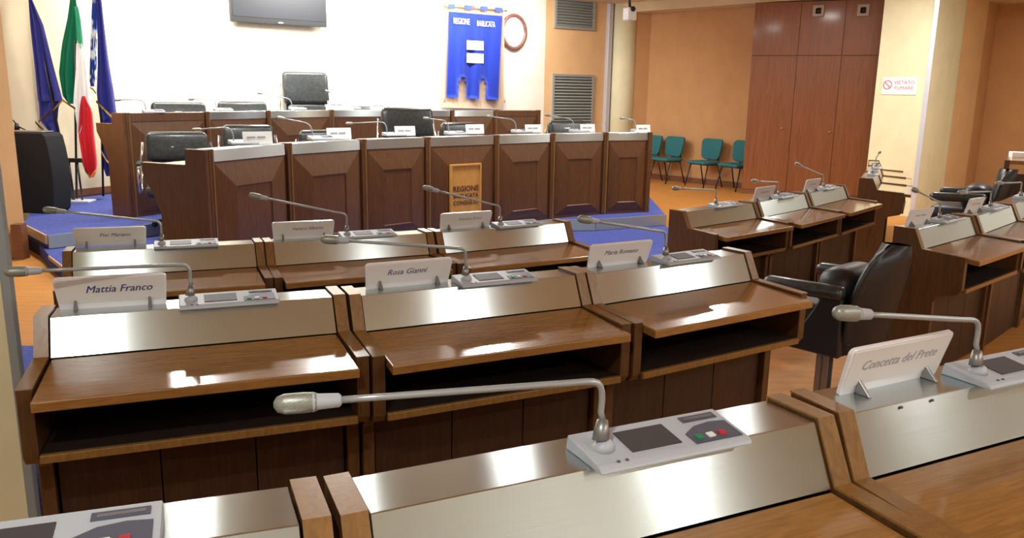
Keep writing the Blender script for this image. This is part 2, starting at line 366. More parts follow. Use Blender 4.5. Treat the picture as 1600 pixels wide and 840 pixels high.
def console(d, tip, label, group, short=False, hd=1.0):
    """d desk empty; tip = microphone tip in the desk's frame"""
    t = empty('conference_console', d.location, d.rotation_euler.z, label, 'microphone', group)
    for name, me, par in CON: link(name, me, t)
    z = ZS; tip = Vector(tip); s = Vector((.396, .079, z+.03)); a = Vector((.402, .085, z+.062))
    top = Vector((.40, .088, z+.10)); h = (tip-top); h.z = 0
    hdir = (tip-Vector((.37, .088, z+.13))).normalized()
    bend = Vector((.40, .088, z+.075))
    MB().tube([s, s.lerp(a, .5), a], [.0145, .0125, .009], 12).build('mic_connector', MET, t)
    n0 = tip-hdir*.085
    arm0 = Vector((.37, .088, z+.13))+hdir*.03
    pts = [a]+bez(bend, bend+Vector((.006, 0, .06)), arm0-hdir*.05, arm0, 8)+[arm0+(n0-arm0)*k/5 for k in range(1, 6)]
    MB().tube(pts, .0056, 8).build('gooseneck', MIC, t)
    MB().tube([n0-hdir*.012, n0-hdir*.008, n0+hdir*.022, n0+hdir*.03], [.007, .0105, .012, .0155], 12).build('mic_collar', PLA, t)
    q = n0+hdir*.024
    MB().tube([q, q+hdir*.006, q+hdir*.018, q+hdir*.045, q+hdir*.056, q+hdir*.061], [.0135, .0145, .0155, .0152, .0115, .004], 14).build('mic_head', MICH, t)
    return t
def nameplate(d, x0, x1, y0, y1, name, label, group, ink=INK, size=.03, hgt=.095, fs=.32, rise=.0, tx=.02, lean=-.028, pm=PAPER):
    L = Vector((x1-x0, y1-y0, 0)); wd_ = L.length; ang = math.atan2(L.y, L.x)
    M = Matrix.Rotation(d.rotation_euler.z, 4, 'Z')
    loc = d.matrix_basis @ Vector(((x0+x1)/2, (y0+y1)/2, ZS))
    t = empty('nameplate', loc, d.rotation_euler.z+ang, label, 'nameplate', group)
    th = math.atan2(lean, hgt); hh = math.hypot(lean, hgt)
    R = Matrix.Rotation(-th, 4, 'X')
    b = MB(); r = .012
    pts = []
    for cx, cz, a0 in ((wd_/2-r, r*.4, -90), (wd_/2-r, hh-r, 0), (-wd_/2+r, hh-r, 90), (-wd_/2+r, r*.4, 180)):
        rr = r if cz > .02 else r*.4
        for k in range(4): a = radians(a0+k*30); pts.append((cx+rr*cos(a) if abs(cx) else 0, cz+rr*sin(a)))
    b.prism(pts, -.004, .006, 'y', bev=.001); bmesh.ops.transform(b.bm, matrix=R, verts=b.bm.verts[:])
    b.build('holder', PLATE, t)
    b = MB().box((0, -.0048, hh*.57), (wd_-.016, .0012, hh*.74)); bmesh.ops.transform(b.bm, matrix=R, verts=b.bm.verts[:])
    cd = b.build('name_card', pm, t)
    if name:
        TM_ = R @ Matrix.Translation((tx, -.0056, hh*.6)) @ Matrix.Rotation(pi/2, 4, 'X')
        if name == '~':      # unreadable at this distance: two faint strokes
            b = MB(); b.box((-.035, -.0056, hh*.6), (.05, .0006, .008)); b.box((.03, -.0056, hh*.6), (.06, .0006, .008))
            bmesh.ops.transform(b.bm, matrix=R, verts=b.bm.verts[:]); b.build('lettering', ink, cd)
        else: text(name, size, ink, cd, TM_, shear=fs, bold=.0002, th=.0002)
    for s in (-1, 1):
        x = s*wd_*.33
        b = MB().prism([(-.042, .0005), (-.012, .03), (.012, .001)], x-.004, x+.004, 'x', bev=.0008); b.build('clip_foot', MET, t)
    return t
# (x, y, angle, worktop height, floor, label)
G1, G2, G3, G4, G5 = 'desks of the nearest row', 'desks of the middle row', 'desks of the front row facing the podium', 'desks of the front right block', 'desks at the right edge'
DD = {
 'N0': (-1.053, .708, .339, .96, TN, 'desk at the bottom left corner, mostly cut off by the frame, nearest row', G1),
 'N1': (-.174, 1.019, .453, .96, TN, 'nearest walnut desk, bottom centre, with a brushed steel fascia and large microphone', G1),
 'N2': (.662, 1.43, .475, .96, TN, 'walnut desk in the bottom right corner under the thick white nameplate', G1),
 'M1': (-1.353, 2.342, .379, .86, TM, 'walnut desk against the cream pillar on the left, leftmost of the middle row', G2),
 'M2': (-.485, 2.676, .468, .86, TM, 'walnut desk in the centre of the picture, middle one of the middle row', G2),
 'M3': (.342, 3.09, .586, .86, TM, 'walnut desk left of the black auditorium chair, right end of the middle row', G2),
 'L1': (-2.076, 3.852, .375, .755, 0, 'walnut desk below the flags and stage corner, leftmost of the front row', G3),
 'L2': (-1.211, 4.188, .462, .755, 0, 'walnut desk in the middle of the front row, behind the central middle-row desk', G3),
 'L3': (-.373, 4.594, .547, .755, 0, 'walnut desk in front of the plywood plaque, right end of the front row', G3),
 'R1': (1.263, 5.89, .721, .716, 0, 'walnut desk without nameplate, left end of the front right block', G4),
 'R2': (1.964, 6.505, .831, .716, 0, 'walnut desk in the middle of the front right block, before the wardrobe', G4),
 'R3': (2.598, 7.194, .871, .716, 0, 'walnut desk at the right end of the front right block, before the wardrobe', G4),
 'S1': (2.404, 4.822, .745, .785, 0, 'walnut desk with dark side panel right behind the black auditorium chair', G5),
 'S2': (3.088, 5.434, .811, .785, 0, 'walnut desk at the right edge, second one from the black auditorium chair', G5),
 'S3': (3.72, 6.10, .87, .785, 0, 'walnut desk cut by the right edge of the picture, third in its row', G5),
 'K1': (3.646, 8.40, 1.12, .734, 0, 'small far desk seen end-on before the cream pillar, nearest of its row', 'far desks before the cream pillar'),
 'K2': (4.047, 9.23, 1.15, .734, 0, 'small far desk before the cream pillar, second of its row', 'far desks before the cream pillar'),
 'K3': (4.423, 10.07, 1.18, .734, 0, 'small far desk before the cream pillar, last of its row', 'far desks before the cream pillar'),
}
D = {}
for k, v in DD.items(): D[k] = desk(*v)
bpy.context.view_layer.update()
MG = 'gooseneck microphones on the members\' desks'
MICS = {
 'N1': ((-.097, .186, .24), 'large gooseneck microphone with console, nearest to the viewer, bottom centre'),
 'M1': ((-.094, .013, .264), 'gooseneck microphone reaching across to the left pillar, on the left middle-row desk'),
 'M2': ((-.087, .212, .284), 'gooseneck microphone with console on the desk in the centre of the picture'),
 'M3': ((-.048, .10, .322), 'gooseneck microphone before the blue step, on the right middle-row desk'),
 'L1': ((-.091, -.017, .33), 'gooseneck microphone before the black box on stage, left front-row desk'),
 'L2': ((-.085, .177, .349), 'gooseneck microphone before the first podium panels, middle front-row desk'),
 'L3': ((-.046, .195, .355), 'gooseneck microphone crossing the plywood plaque, right front-row desk'),
 'N2': ((-.02, .096, .298), 'gooseneck microphone over the black chair, in the bottom right corner'),
 'R1': ((-.155, .056, .29), 'gooseneck microphone on the left desk of the front right block'),
 'R2': ((-.05, .10, .28), 'gooseneck microphone on the middle desk of the front right block'),
 'R3': ((.0, .20, .36), 'gooseneck microphone raised before the wardrobe, right desk of that block'),
 'S1': ((-.125, .052, .356), 'dark gooseneck microphone on the desk behind the black auditorium chair'),
 'S2': ((.05, .2, .25), 'gooseneck microphone on the second desk at the right edge'),
 'S3': ((.05, .2, .25), 'gooseneck microphone on the third desk at the right edge'),
 'K1': ((-.0, .02, .27), 'tiny gooseneck microphone on the nearest far desk by the cream pillar'),
 'K2': ((-.0, .05, .33), 'tiny gooseneck microphone on the second far desk by the cream pillar'),
 'N0': ((-.1, .1, .3), 'pale console with coloured buttons at the bottom left corner'),
}
for k, (tip, lb) in MICS.items(): console(D[k], tip, lb, MG)
NG = 'nameplates on the members\' desks'
nameplate(D['M1'], .014, .332, .143, .127, 'Mattia Franco', 'nameplate with bold legible blue name, on the desk by the left pillar', NG, size=.034, hgt=.105)
nameplate(D['M2'], .038, .359, .135, .138, 'Rosa Gianni', 'nameplate on the desk in the centre of the picture', NG, size=.030, ink=mat('ink_2', (.12, .1, .2), .6), tx=-.01)
nameplate(D['M3'], .042, .35, .155, .135, 'Maria Romano', 'nameplate before the blue step, on the right middle-row desk', NG, size=.028, ink=mat('ink_3', (.12, .12, .2), .6), tx=.0)
nameplate(D['N2'], .046, .358, .132, .142, 'Concetta del Prete', 'large thick white nameplate with faint writing, bottom right', NG, ink=INK_L, size=.030, tx=.0, lean=-.028, hgt=.103)
nameplate(D['L1'], .0, .33, .205, .19, 'Pier Mariano', 'nameplate below the stage corner, on the left front-row desk', NG, size=.027, ink=mat('ink_4', (.14, .12, .22), .6))
nameplate(D['L2'], .016, .339, .15, .125, 'Vanacci Alberto', 'nameplate before the first podium panel, middle front-row desk', NG, size=.025, ink=mat('ink_5', (.16, .14, .24), .6))
nameplate(D['L3'], .035, .366, .155, .145, 'Antonio Rossi', 'nameplate standing below the plywood plaque, right front-row desk', NG, size=.026, ink=INK_L)
nameplate(D['R2'], .02, .32, .12, .10, '~', 'small nameplate on the middle desk of the front right block', NG, size=.026, ink=INK_L, hgt=.11)
nameplate(D['R3'], .02, .30, .12, .10, '~', 'small nameplate on the right desk of the front right block', NG, size=.026, ink=INK_L, hgt=.11)
nameplate(D['S1'], .06, .33, .15, .12, '~', 'nameplate on the desk behind the black auditorium chair', NG, size=.026, ink=INK_L, hgt=.10)
nameplate(D['S2'], .06, .30, .15, .12, '~', 'nameplate on the second desk at the right edge', NG, size=.026, ink=INK_L, hgt=.10)

# ------------------------------------------------------------------ podium
def podium_bay(P0, P1, z0, z1, label, group, steel=True, left_post=True, right_post=False, panel=True, side=None, depth=.6, cat='desk', name='podium_desk'):
    P0, P1 = Vector(P0), Vector(P1); L = (P1-P0).length; a = math.atan2((P1-P0).y, (P1-P0).x); H = z1-z0
    t = empty(name, (P0.x, P0.y, z0), a, label, cat, group)
    pw = .055 if left_post else 0.012; x0 = pw; x1 = L-(.055 if right_post else .012)
    if left_post:
        MB().b2((0.002, -.02, 0), (pw, .05, H+.006), bev=.003).build('post', W_POD, t)
        MB().b2((pw*.62, -.024, 0), (pw*.9, -.018, H-.02), bev=.002).build('post_moulding', W_EDGE, t)
    if right_post: MB().b2((L-.055, -.02, 0), (L-.002, .05, H+.006), bev=.003).build('post', W_POD, t)
    MB().b2((x0, 0, 0), (x1, .02, H-.09), bev=.001).build('front_panel', W_POD, t)
    sm = STEEL if steel else W_POD
    MB().prism([(-.006, H-.09), (-.004, H), (.16, H), (.16, H-.015), (.02, H-.02), (.02, H-.09)], x0+.001, x1-.001, 'x', bev=.002).build('steel_fascia' if steel else 'top_rail', sm, t, uvx=True)
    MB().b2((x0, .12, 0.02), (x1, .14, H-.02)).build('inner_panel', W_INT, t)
    MB().b2((x0, .14, H-.16), (x1, depth, H-.13), bev=.003).build('worktop', W_TOP, t)
    if panel:
        y = -.0; d = .028
        ax0, ax1, az0, az1 = x0+.015, x1-.015, .03, H-.10
        mx = (ax1-ax0)*.24; bx0, bx1, bz0, bz1 = ax0+mx, ax1-mx, az0+.1, az1-(H*.19)
        b = MB()
        o = [(ax0, -.001, az0), (ax1, -.001, az0), (ax1, -.001, az1), (ax0, -.001, az1), (bx0, -d, bz0), (bx1, -d, bz0), (bx1, -d, bz1), (bx0, -d, bz1),
             (bx0+.006, -d, bz0+.006), (bx1-.006, -d, bz0+.006), (bx1-.006, -d, bz1-.006), (bx0+.006, -d, bz1-.006),
             (bx0+.012, -d+.008, bz0+.012), (bx1-.012, -d+.008, bz0+.012), (bx1-.012, -d+.008, bz1-.012), (bx0+.012, -d+.008, bz1-.012)]
        fs = [(12, 13, 14, 15)]
        for r in (0, 4, 8):
            for i in range(4): fs.append((r+i, r+(i+1) % 4, r+4+(i+1) % 4, r+4+i))
        fs.append((3, 2, 1, 0))
        b._new(o, fs); b.build('raised_panel', W_POD, t)
    if side == 'left':
        prof = [(-.02, 0), (-.02, H+.004), (.17, H+.004), (.175, H-.12), (depth, H-.12), (depth, H-.2), (depth-.1, H-.36), (depth-.16, H-.5), (depth-.16, 0)]
        MB().prism(prof, -.035, .0, 'x', bev=.003).build('side_panel', W_POD, t)
        MB().b2((-.036, .18, H-.121), (.002, depth, H-.11), bev=.002).build('edge_band', W_EDGE, t)
    return t
GP = 'bays of the front podium row'; GR = 'bays of the rear podium row'
BL = ['first podium bay from the left, with the stepped side panel beside the empty leather chair', 'second podium bay from the left, above the second front-row nameplate', 'third podium bay from the left, directly left of the plaque bay',
      'central podium bay carrying the light plywood plaque', 'podium bay directly right of the plaque bay', 'second podium bay from the right end', 'rightmost podium bay, next to the teal chairs']
BAYS = []
for i in range(7):
    BAYS.append(podium_bay(POD[i], POD[i+1], .25, ZT, BL[i], GP, side='left' if i == 0 else None, right_post=(i == 6)))
RLB = ['plain wooden rear podium end at the left, behind the empty leather chair', 'rear podium bay with steel edge, second from the left', 'rear podium bay below the tall chairman chair', 'rear podium bay right of the tall chair, with paired dark arms above',
       'rear podium bay behind the large black chair', 'rear podium bay below the blue banner', 'plain wooden rear podium end at the right, by the orange pillar']
RB = []
for i in range(7):
    RB.append(podium_bay(REAR[i], REAR[i+1], .25, ZR, RLB[i], GR, steel=(0 < i < 6), panel=(i != 3), right_post=(i == 6), side='left' if i == 0 else None, depth=.45))
# plaque on the centre bay
bp = BAYS[3]; pz = .25
ang = bp.rotation_euler.z; L3_ = (POD[4]-POD[3]).length
plq = empty('wooden_plaque', bp.location + Matrix.Rotation(ang, 3, 'Z') @ Vector((L3_*.53, -.05, .0)), ang, 'light plywood plaque with dark lettering hung on the central podium bay', 'plaque')
Hh = ZT-.25; pw = .385*(L3_/.86)
zt_ = Hh-.27; zb_ = .10
MB().b2((-pw/2, 0, zb_), (pw/2, .02, zt_), bev=.002).build('board', W_PLY, plq)
b = MB()
for a in ((-pw/2, -.012, zb_, -pw/2+.018, 0, zt_), (pw/2-.018, -.012, zb_, pw/2, 0, zt_), (-pw/2+.018, -.012, zt_-.018, pw/2-.018, 0, zt_)): b.b2(a[:3], a[3:], bev=.002)
b.build('frame', W_PLY, plq)
DKL = mat('burnt_lettering', (.1, .028, .02), .6)
for i, tx_ in enumerate(('REGIONE', 'BASILICATA', 'CONSIGLIO')):
    text(tx_, .078 if i == 0 else .060, DKL, plq, Matrix.Translation((0, -.002, zt_-.25-i*.07)) @ Matrix.Rotation(pi/2, 4, 'X'), bold=.003, th=.001)
# podium nameplates and microphones
def small_plate(px, py, w_, h_, line_y, label, group, z, m=PAPER_W, rz=.6):
    p = at(px, py, z=z)
    t = empty('nameplate', (p.x, p.y, z), rz, label, 'nameplate', group)
    MB().box((0, 0, h_/2), (w_, .006, h_), rx=-.15, bev=.001).build('card', m, t)
    MB().prism([(-.01, 0), (.012, h_*.7), (.05, 0)], -w_*.4, w_*.4, 'x').build('stand', PLATE, t)
    b = MB()
    for xx in (-.22, .12): b.box((xx*w_, -.0045+.0*h_, h_*.55), (w_*.28, .002, h_*.14), rx=-.15)
    b.build('lettering', INK_L, t)
    return t
NP = 'white nameplates along the front podium row'
lbs = ['on the first podium bay from the left', 'on the second podium bay from the left', 'on the third podium bay, left of the plaque', 'above the plywood plaque', 'on the fifth podium bay from the left', 'before the black chair by the lower grille', 'at the right end, above the teal chairs']
PPX = [(403, 225, .24, .10), (530, 217, .235, .10), (633, 212, .225, .095), (742, 209, .225, .1), (833, 207, .22, .09), (918, 206, .215, .09), (1005, 207, .215, .09)]
for (px, py, w_, h_), lb in zip(PPX, lbs): small_plate(px, py, w_, h_, 0, 'white nameplate '+lb, NP, ZT)
small_plate(527, 171, .28, .12, 0, 'grey nameplate in front of the tall chairman chair', 'nameplates on the rear podium row', ZR, m=PLATE)
small_plate(592, 171, .27, .10, 0, 'white nameplate between the two dark arm pads on the rear podium', 'nameplates on the rear podium row', ZR)
def far_mic(bpx, bpy, tpx, tpy, z, label, group, lift=.15, base=True):
    p = at(bpx, bpy, z=z); t = empty('desk_microphone', (p.x, p.y, z), .6, label, 'microphone', group)
    M = Matrix.Rotation(-.6, 3, 'Z')
    tipw = at(tpx, tpy, y=p.y-.12); tl = M @ (tipw-Vector((p.x, p.y, z)))
    MB().prism([(-.06, 0), (-.055, .018), (.06, .035), (.065, 0)], -.08, .14, 'x', bev=.003).build('console_body', PLA, t)
    MB().box((.08, 0, .03), (.09, .07, .004), rx=.14).build('button_panel', SLOT, t)
    s = Vector((-.05, 0, .02)); a1 = s+Vector((0, 0, lift)); d = (tl-a1).normalized()
    pts = bez(s, s+Vector((0, 0, lift*.8)), a1+d*.02, a1+d*.09, 7)+[tl-d*.06]
    MB().tube(pts, .006, 6).build('gooseneck', MIC, t)
    MB().tube([tl-d*.07, tl-d*.05, tl-d*.01, tl], [.009, .015, .015, .006], 8).build('mic_head', MICH, t)
GM = 'microphones on the podium rows'
for a in ((375, 225, 300, 203, 'podium microphone over the leather chair at the left end'), (497, 218, 433, 183, 'podium microphone on the second front bay'), (612, 212, 540, 193, 'podium microphone on the third front bay'),
          (708, 210, 661, 184, 'podium microphone before the large black chair'), (812, 207, 760, 181, 'podium microphone before the right rear podium end'), (902, 206, 851, 179, 'podium microphone before the lower grille'), (998, 206, 968, 184, 'faint podium microphone by the round cream column')):
    far_mic(a[0], a[1], a[2], a[3], ZT, a[4], GM, lift=.12)
for a in ((462, 171, 402, 145, 'rear podium microphone left of the tall chair'), (548, 170, 508, 141, 'rear podium microphone before the tall chair'), (236, 176, 178, 156, 'rear podium microphone over the left wooden end'), (345, 173, 294, 155, 'rear podium microphone between the two left chair backs')):
    far_mic(a[0], a[1], a[2], a[3], ZR, a[4], GM, lift=.12)

# ------------------------------------------------------------------ chairs
def exec_chair(x, y, z, rz, w_, h_, label, group, tall=False, arms=True):
    t = empty('leather_armchair', (x, y, z), rz, label, 'chair', group)
    sw = w_*.86; sh = h_*.46
    def pad(cx, cy, cz, lx, ly, lz, rx, bev, bow=0):
        b = MB(); b.box((0, 0, 0), (lx, ly, lz), bev=bev, seg=3)
        if bow:
            for v in b.bm.verts: v.co.y += bow*(1-(2*v.co.x/lx)**2); v.co.z -= .035*(2*v.co.x/lx)**2*(1 if v.co.z > 0 else 0)
        bmesh.ops.transform(b.bm, matrix=Matrix.Translation((cx, cy, cz)) @ Matrix.Rotation(rx, 4, 'X'), verts=b.bm.verts[:]); return b
    # faces -y
    pad(0, -.02, sh-.05, sw, .5, .12, .04, .05).build('seat', LEA, t, True)
    bh = h_-sh
    pad(0, .27, sh+bh*.69, sw, .12, bh*.62, -.16, .055, .04).build('backrest', LEA, t, True)
    pad(0, .235, sh+bh*.22, sw*.84, .11, bh*.42, -.1, .05, .03).build('lumbar_cushion', LEA, t, True)
    MB().prism([(-sw*.4, sh), (sw*.4, sh), (sw*.44, h_-.05), (-sw*.44, h_-.05)], .33, .345, 'y', bev=.006).build('back_shell', BLK, t)
    if arms:
        for s in (-1, 1):
            X = s*w_*.5
            MB().tube([(X*.93, .30, sh+bh*.75), (X, .28, sh+.18), (X, .25, sh-.02), (X, .1, sh-.08), (X, -.12, sh-.07), (X, -.2, sh+.06), (X, -.2, sh+.17), (X, .1, sh+.2), (X, .26, sh+.21)], .013, 8).build('chrome_frame', CHROME, t)
            MB().box((X, 0, sh+.205), (.05, .3, .03), bev=.012).build('armrest', LEA, t)
    MB().tube([(0, 0, .1), (0, 0, sh-.1)], [.03, .028], 10).build('column', BLK, t)
    b = MB()
    for k in range(5):
        a = k*2*pi/5+.3; b.tube([(0, 0, .1), (cos(a)*.27, sin(a)*.27, .055)], [.028, .018], 6); b.tube([(cos(a)*.27, sin(a)*.27-.02, .03), (cos(a)*.27, sin(a)*.27+.02, .03)], .03, 8)
    b.build('star_base', BLK, t)
    return t
GC = 'black leather chairs behind the podium'
def chair_px(xl, xr, ytop, Y, z, label, rz=.45, tall=False):
    a, c = at(xl, ytop, y=Y), at(xr, ytop, y=Y)
    w_ = (c.x-a.x)/1.0/(cos(rz)*.95+.12); exec_chair((a.x+c.x)/2, Y, z, rz, w_, a.z-z+.02, label, GC, tall)
chair_px(218, 330, 206, 8.35, .25, 'empty leather chair with chrome arm frame at the left end of the podium', .35)
chair_px(350, 440, 195, 8.9, .25, 'leather chair behind the first podium nameplate', .5)
chair_px(475, 562, 203, 9.5, .25, 'leather chair behind the second podium nameplate, barely showing', .55)
chair_px(603, 699, 167, 10.3, .25, 'large high-backed black chair behind the centre of the front podium', .55, True)
chair_px(700, 769, 191, 10.95, .25, 'leather chair right of the large black chair', .6)
chair_px(868, 947, 188, 11.0, .25, 'leather chair in front of the lower wall grille', .6)
chair_px(237, 329, 158, 10.75, .4, 'leather chair back above the left wooden end of the rear podium', .5)
chair_px(342, 427, 157, 11.5, .4, 'leather chair back next left of the tall chairman chair', .5)
chair_px(444, 525, 110, 12.45, .4, 'tall black chairman chair rising against the white wall', .5, True)
chair_px(557, 627, 165, 13.0, .4, 'dark chair hidden behind a white nameplate right of the tall chair', .5)

# fixed auditorium chairs with padded arms
def aud_chair(x, y, z, rz, label, k=1.0):
    t = empty('auditorium_armchair', (x, y, z), rz, label, 'chair', 'black padded armchairs of the members')
    t.scale = (k, k, k)
    # faces -y ; rounded back
    b = MB(); rows = []
    def outline(u, off):       # u along height
        zz = .3+.6*u; hw = .3*(1-.0*u)*(math.sqrt(max(0, 1-max(0, (u-.55)/.45)**2.4)) if u > .55 else 1)*(.82+.18*min(1, u/.35))
        yy = .17+.12*u+off
        return zz, hw, yy
    rf, rb = [], []
    for i in range(15):
        u = i/14; zz, hw, yy = outline(min(u, .995), 0)
        rf.append([(hw*s, yy-.05+.05*s*s-.03*(1-s*s), zz) for s in (-1, -.8, -.5, -.2, .2, .5, .8, 1)])
        rb.append([(hw*s, yy+.045-.07*s*s+.03*(1-s*s), zz) for s in (-1, -.8, -.5, -.2, .2, .5, .8, 1)])
    b.sheet(rf); b.sheet([r[::-1] for r in rb])
    for i in range(14):
        for e in (0, 7):
            vs_ = [b.bm.verts.new(p) for p in (rf[i][e], rf[i+1][e], rb[i+1][e], rb[i][e])]; b.bm.faces.new(vs_)
    bmesh.ops.remove_doubles(b.bm, verts=b.bm.verts[:], dist=.0005)
    for end in (rf[0]+rb[0][::-1],):
        try: b.bm.faces.new([min(b.bm.verts, key=lambda v, p=p: (v.co-Vector(p)).length) for p in end])
        except ValueError: pass
    bmesh.ops.recalc_face_normals(b.bm, faces=b.bm.faces[:])
    b.build('backrest', LEA_D, t, True)
    b = MB(); b.box((0, -.06, .46), (.5, .5, .17), bev=.07, seg=4); b.build('seat', LEA_D, t, True)
    b = MB(); b.box((0, .06, .63), (.44, .24, .24), bev=.1, seg=4); b.build('lumbar_cushion', LEA_D, t, True)
    b = MB(); b.prism([(-.3, .33), (.16, .3), (.2, .37), (-.28, .37)], -.23, .23, 'x', bev=.01); b.build('seat_pan', BLK, t)
    for s in (-1, 1):
        b = MB(); b.box((s*.29, -.06, .64), (.09, .47, .08), bev=.036, seg=3, rx=.03); b.build('armrest', LEA, t, True)
        b = MB(); b.prism([(-.12, .3), (.18, .3), (.17, .62), (.06, .62)], s*.29-.02, s*.29+.02, 'x', bev=.008); b.build('arm_support', BLK, t)
    for s in (-1, 1):
        b = MB(); b.b2((s*.2-.03, .02, 0.0), (s*.2-.022, .09, .34)); b.b2((s*.2+.022, .02, 0), (s*.2+.03, .09, .34)); b.b2((s*.2-.03, .052, 0), (s*.2+.03, .06, .34))
        b.build('leg', MET, t)
        b = MB()
        for kz in (.08, .16, .24): b.tube([(s*.2+.012, .045, kz), (s*.2+.012, .053, kz)], .006, 8); b.tube([(s*.2-.012, .045, kz-.04), (s*.2-.012, .053, kz-.04)], .006, 8)
        b.build('bolt', BLK, t)
    b = MB(); b.b2((-.26, .0, .325), (.26, .1, .345), bev=.003); b.build('crossbar', MET, t)
    return t
p = at(1307, 500, y=4.55)
aud_chair(p.x, 4.55, .0, radians(-138), 'black padded armchair on steel posts in the aisle between the desks', 1.0)
aud_chair(at(1516, 300, y=8.3).x, 8.3, .03, radians(-125), 'black padded armchair far right, against the orange wall', 1.07)

# teal chairs
TC = None
def teal_chair():
    t = empty('upholstered_stacking_chair', (0, 0, 0))
    b = MB(); pr = []
    for cx, cz, a0 in ((.155, -.11, -90), (.155, .12, 0), (-.155, .12, 90), (-.155, -.11, 180)):
        for k in range(5): a = radians(a0+k*22.5); pr.append((cx+.085*cos(a), cz+.075*sin(a)))
    b.prism(pr, -.025, .025, 'y', bev=.018, seg=2)
    for v in b.bm.verts:
        v.co.x *= 1+.1*(v.co.z/.18); v.co.y += .05*(2*v.co.x/.44)**2*-1
    bmesh.ops.transform(b.bm, matrix=Matrix.Translation((0, .21, .66)) @ Matrix.Rotation(-.2, 4, 'X'), verts=b.bm.verts[:]); b.build('backrest', TEAL, t, True)
    MB().box((0, -.02, .44), (.46, .42, .055), bev=.025, seg=3).build('seat', TEAL, t, True)
    MB().box((0, .0, .41), (.38, .36, .02), bev=.005).build('seat_pan', BLK, t)
    for s in (-1, 1):
        MB().tube([(s*.24, -.22, 0), (s*.22, -.12, .4)], .012, 8).build('leg', BLK, t)
        MB().tube([(s*.24, .24, 0), (s*.22, .12, .4)], .012, 8).build('leg', BLK, t)
        MB().tube([(s*.21, -.15, .405), (s*.21, .15, .405), (s*.12, .22, .47), (s*.12, .24, .6)], .01, 8).build('back_bracket', BLK, t)
    return t
tl = ['teal chair mostly hidden behind the podium end, leftmost of its row', 'teal chair next to the podium end, second in its row', 'teal chair in the middle of the orange wall, third in its row', 'teal chair beside the wardrobe, rightmost of its row']
wa = math.atan2(wd.y, wd.x)
for i, (px, py) in enumerate(((1008, 285), (1042, 290), (1100, 296), (1150, 303))):
    o = teal_chair() if i == 0 else copy_tree(TC)
    if i == 0: TC = o
    q = at(px, py, z=0); 
    base = at(px, 260, line=((w1.x, w1.y), wa), off=-.36)
    o.location = (base.x, base.y, 0); o.rotation_euler.z = wa-.2
    tag(o, tl[i], 'chair', 'teal chairs along the orange wall')

# ------------------------------------------------------------------ stage objects
# black box at the stage edge
p = at(66, 330, z=.25)
t = empty('loudspeaker_cabinet', (p.x, p.y, .25), -.1, 'large black box with bowed side and rounded corners at the left stage edge', 'speaker')
kx = 8.6/FOC
hb = at(66, 206, y=p.y).z-.25; wb = (at(102, 206, y=p.y).x-at(24, 206, y=p.y).x)
pts = [(-wb*.36, 0), (wb*.36, 0), (wb*.44, .03)]+[(wb*(.44+.06*sin(pi*k/8)), .03+(hb-.1)*k/8) for k in range(1, 8)]+[(wb*.42, hb-.04), (wb*.36, hb-.005), (-wb*.5, hb), (-wb*.52, hb-.03)]
MB().prism(pts, -.16, .16, 'y', bev=.01, seg=2).build('cabinet', LEAB, t)
MB().b2((-wb*.4, -.1, hb), (wb*.3, .1, hb+.012), bev=.003).build('top_plate', MET, t)
# fire extinguisher behind
q = at(27, 205, y=p.y+.35)
t = empty('fire_extinguisher', (q.x, p.y+.35, .25), 0, 'red fire extinguisher peeping out above the black box', 'extinguisher')
RDP = mat('red_enamel', (.5, .02, .02), .3)
zc = q.z-.25+.02
MB().tube([(0, 0, .02), (0, 0, .04), (0, 0, zc-.06), (0, 0, zc-.02), (0, 0, zc)], [.06, .07, .07, .05, .02], 16).build('cylinder', RDP, t)
MB().tube([(0, 0, zc), (0, 0, zc+.07)], [.03, .018], 10).build('valve', BLK, t)
MB().tube([(0, 0, zc+.06), (-.03, 0, zc+.1), (-.09, 0, zc+.09)], .008, 6).build('lever', BLK, t)
MB().tube([(.02, 0, zc+.03), (.09, 0, zc), (.11, 0, zc-.2), (.1, 0, zc-.35)], .009, 6).build('hose', BLK, t)
# flags
BLUE = mat('royal_blue_cloth', (.035, .04, .33), .6, Sheen_Weight=.3); BLUEB = mat('bright_blue_cloth', (.012, .05, .56), .6, Sheen_Weight=.3); GRE = mat('green_cloth', (.0, .21, .11), .6); WHC = mat('white_cloth', (.85, .84, .85), .6); REDC = mat('red_cloth', (.72, .03, .05), .6); GOLD = mat('gold_fringe', (.62, .42, .1), .5)
GFI = noise_mix(mat('mottled_blue_flag', (.25, .35, .6), .7), (.03, .08, .4), (.8, .82, .85), 9, (1, 1, .5), 2, lo=.5, hi=.56)
def cloth(name, rows, Y, mt, parent, amp=.05, nf=3, K=15, th=.006, mats=None, split=None, ph=0):
    """rows: (pixel y, left x, right x) in the photograph, hung at depth Y, with folds"""
    R = []
    for j, (py, xl, xr) in enumerate(rows):
        a, c = at(xl, py, y=Y), at(xr, py, y=Y); u0 = min(1, .25+j/len(rows))
        R.append([Vector((a.x+(c.x-a.x)*k/K, Y+amp*u0*sin(ph+nf*2*pi*k/K+.4*j/len(rows)), a.z+(c.z-a.z)*k/K))-parent.location for k in range(K+1)])
    b = MB(); b.sheet(R, th); 
    return b.build(name, mt, parent)
def lerp_rows(pts, n=14):
    out = []
    for i in range(n+1):
        y = pts[0][0]+(pts[-1][0]-pts[0][0])*i/n
        for a, c in zip(pts, pts[1:]):
            if a[0] <= y <= c[0]+1e-6:
                f = (y-a[0])/(c[0]-a[0]); out.append((y, a[1]+(c[1]-a[1])*f, a[2]+(c[2]-a[2])*f)); break
    return out
FY = 10.05
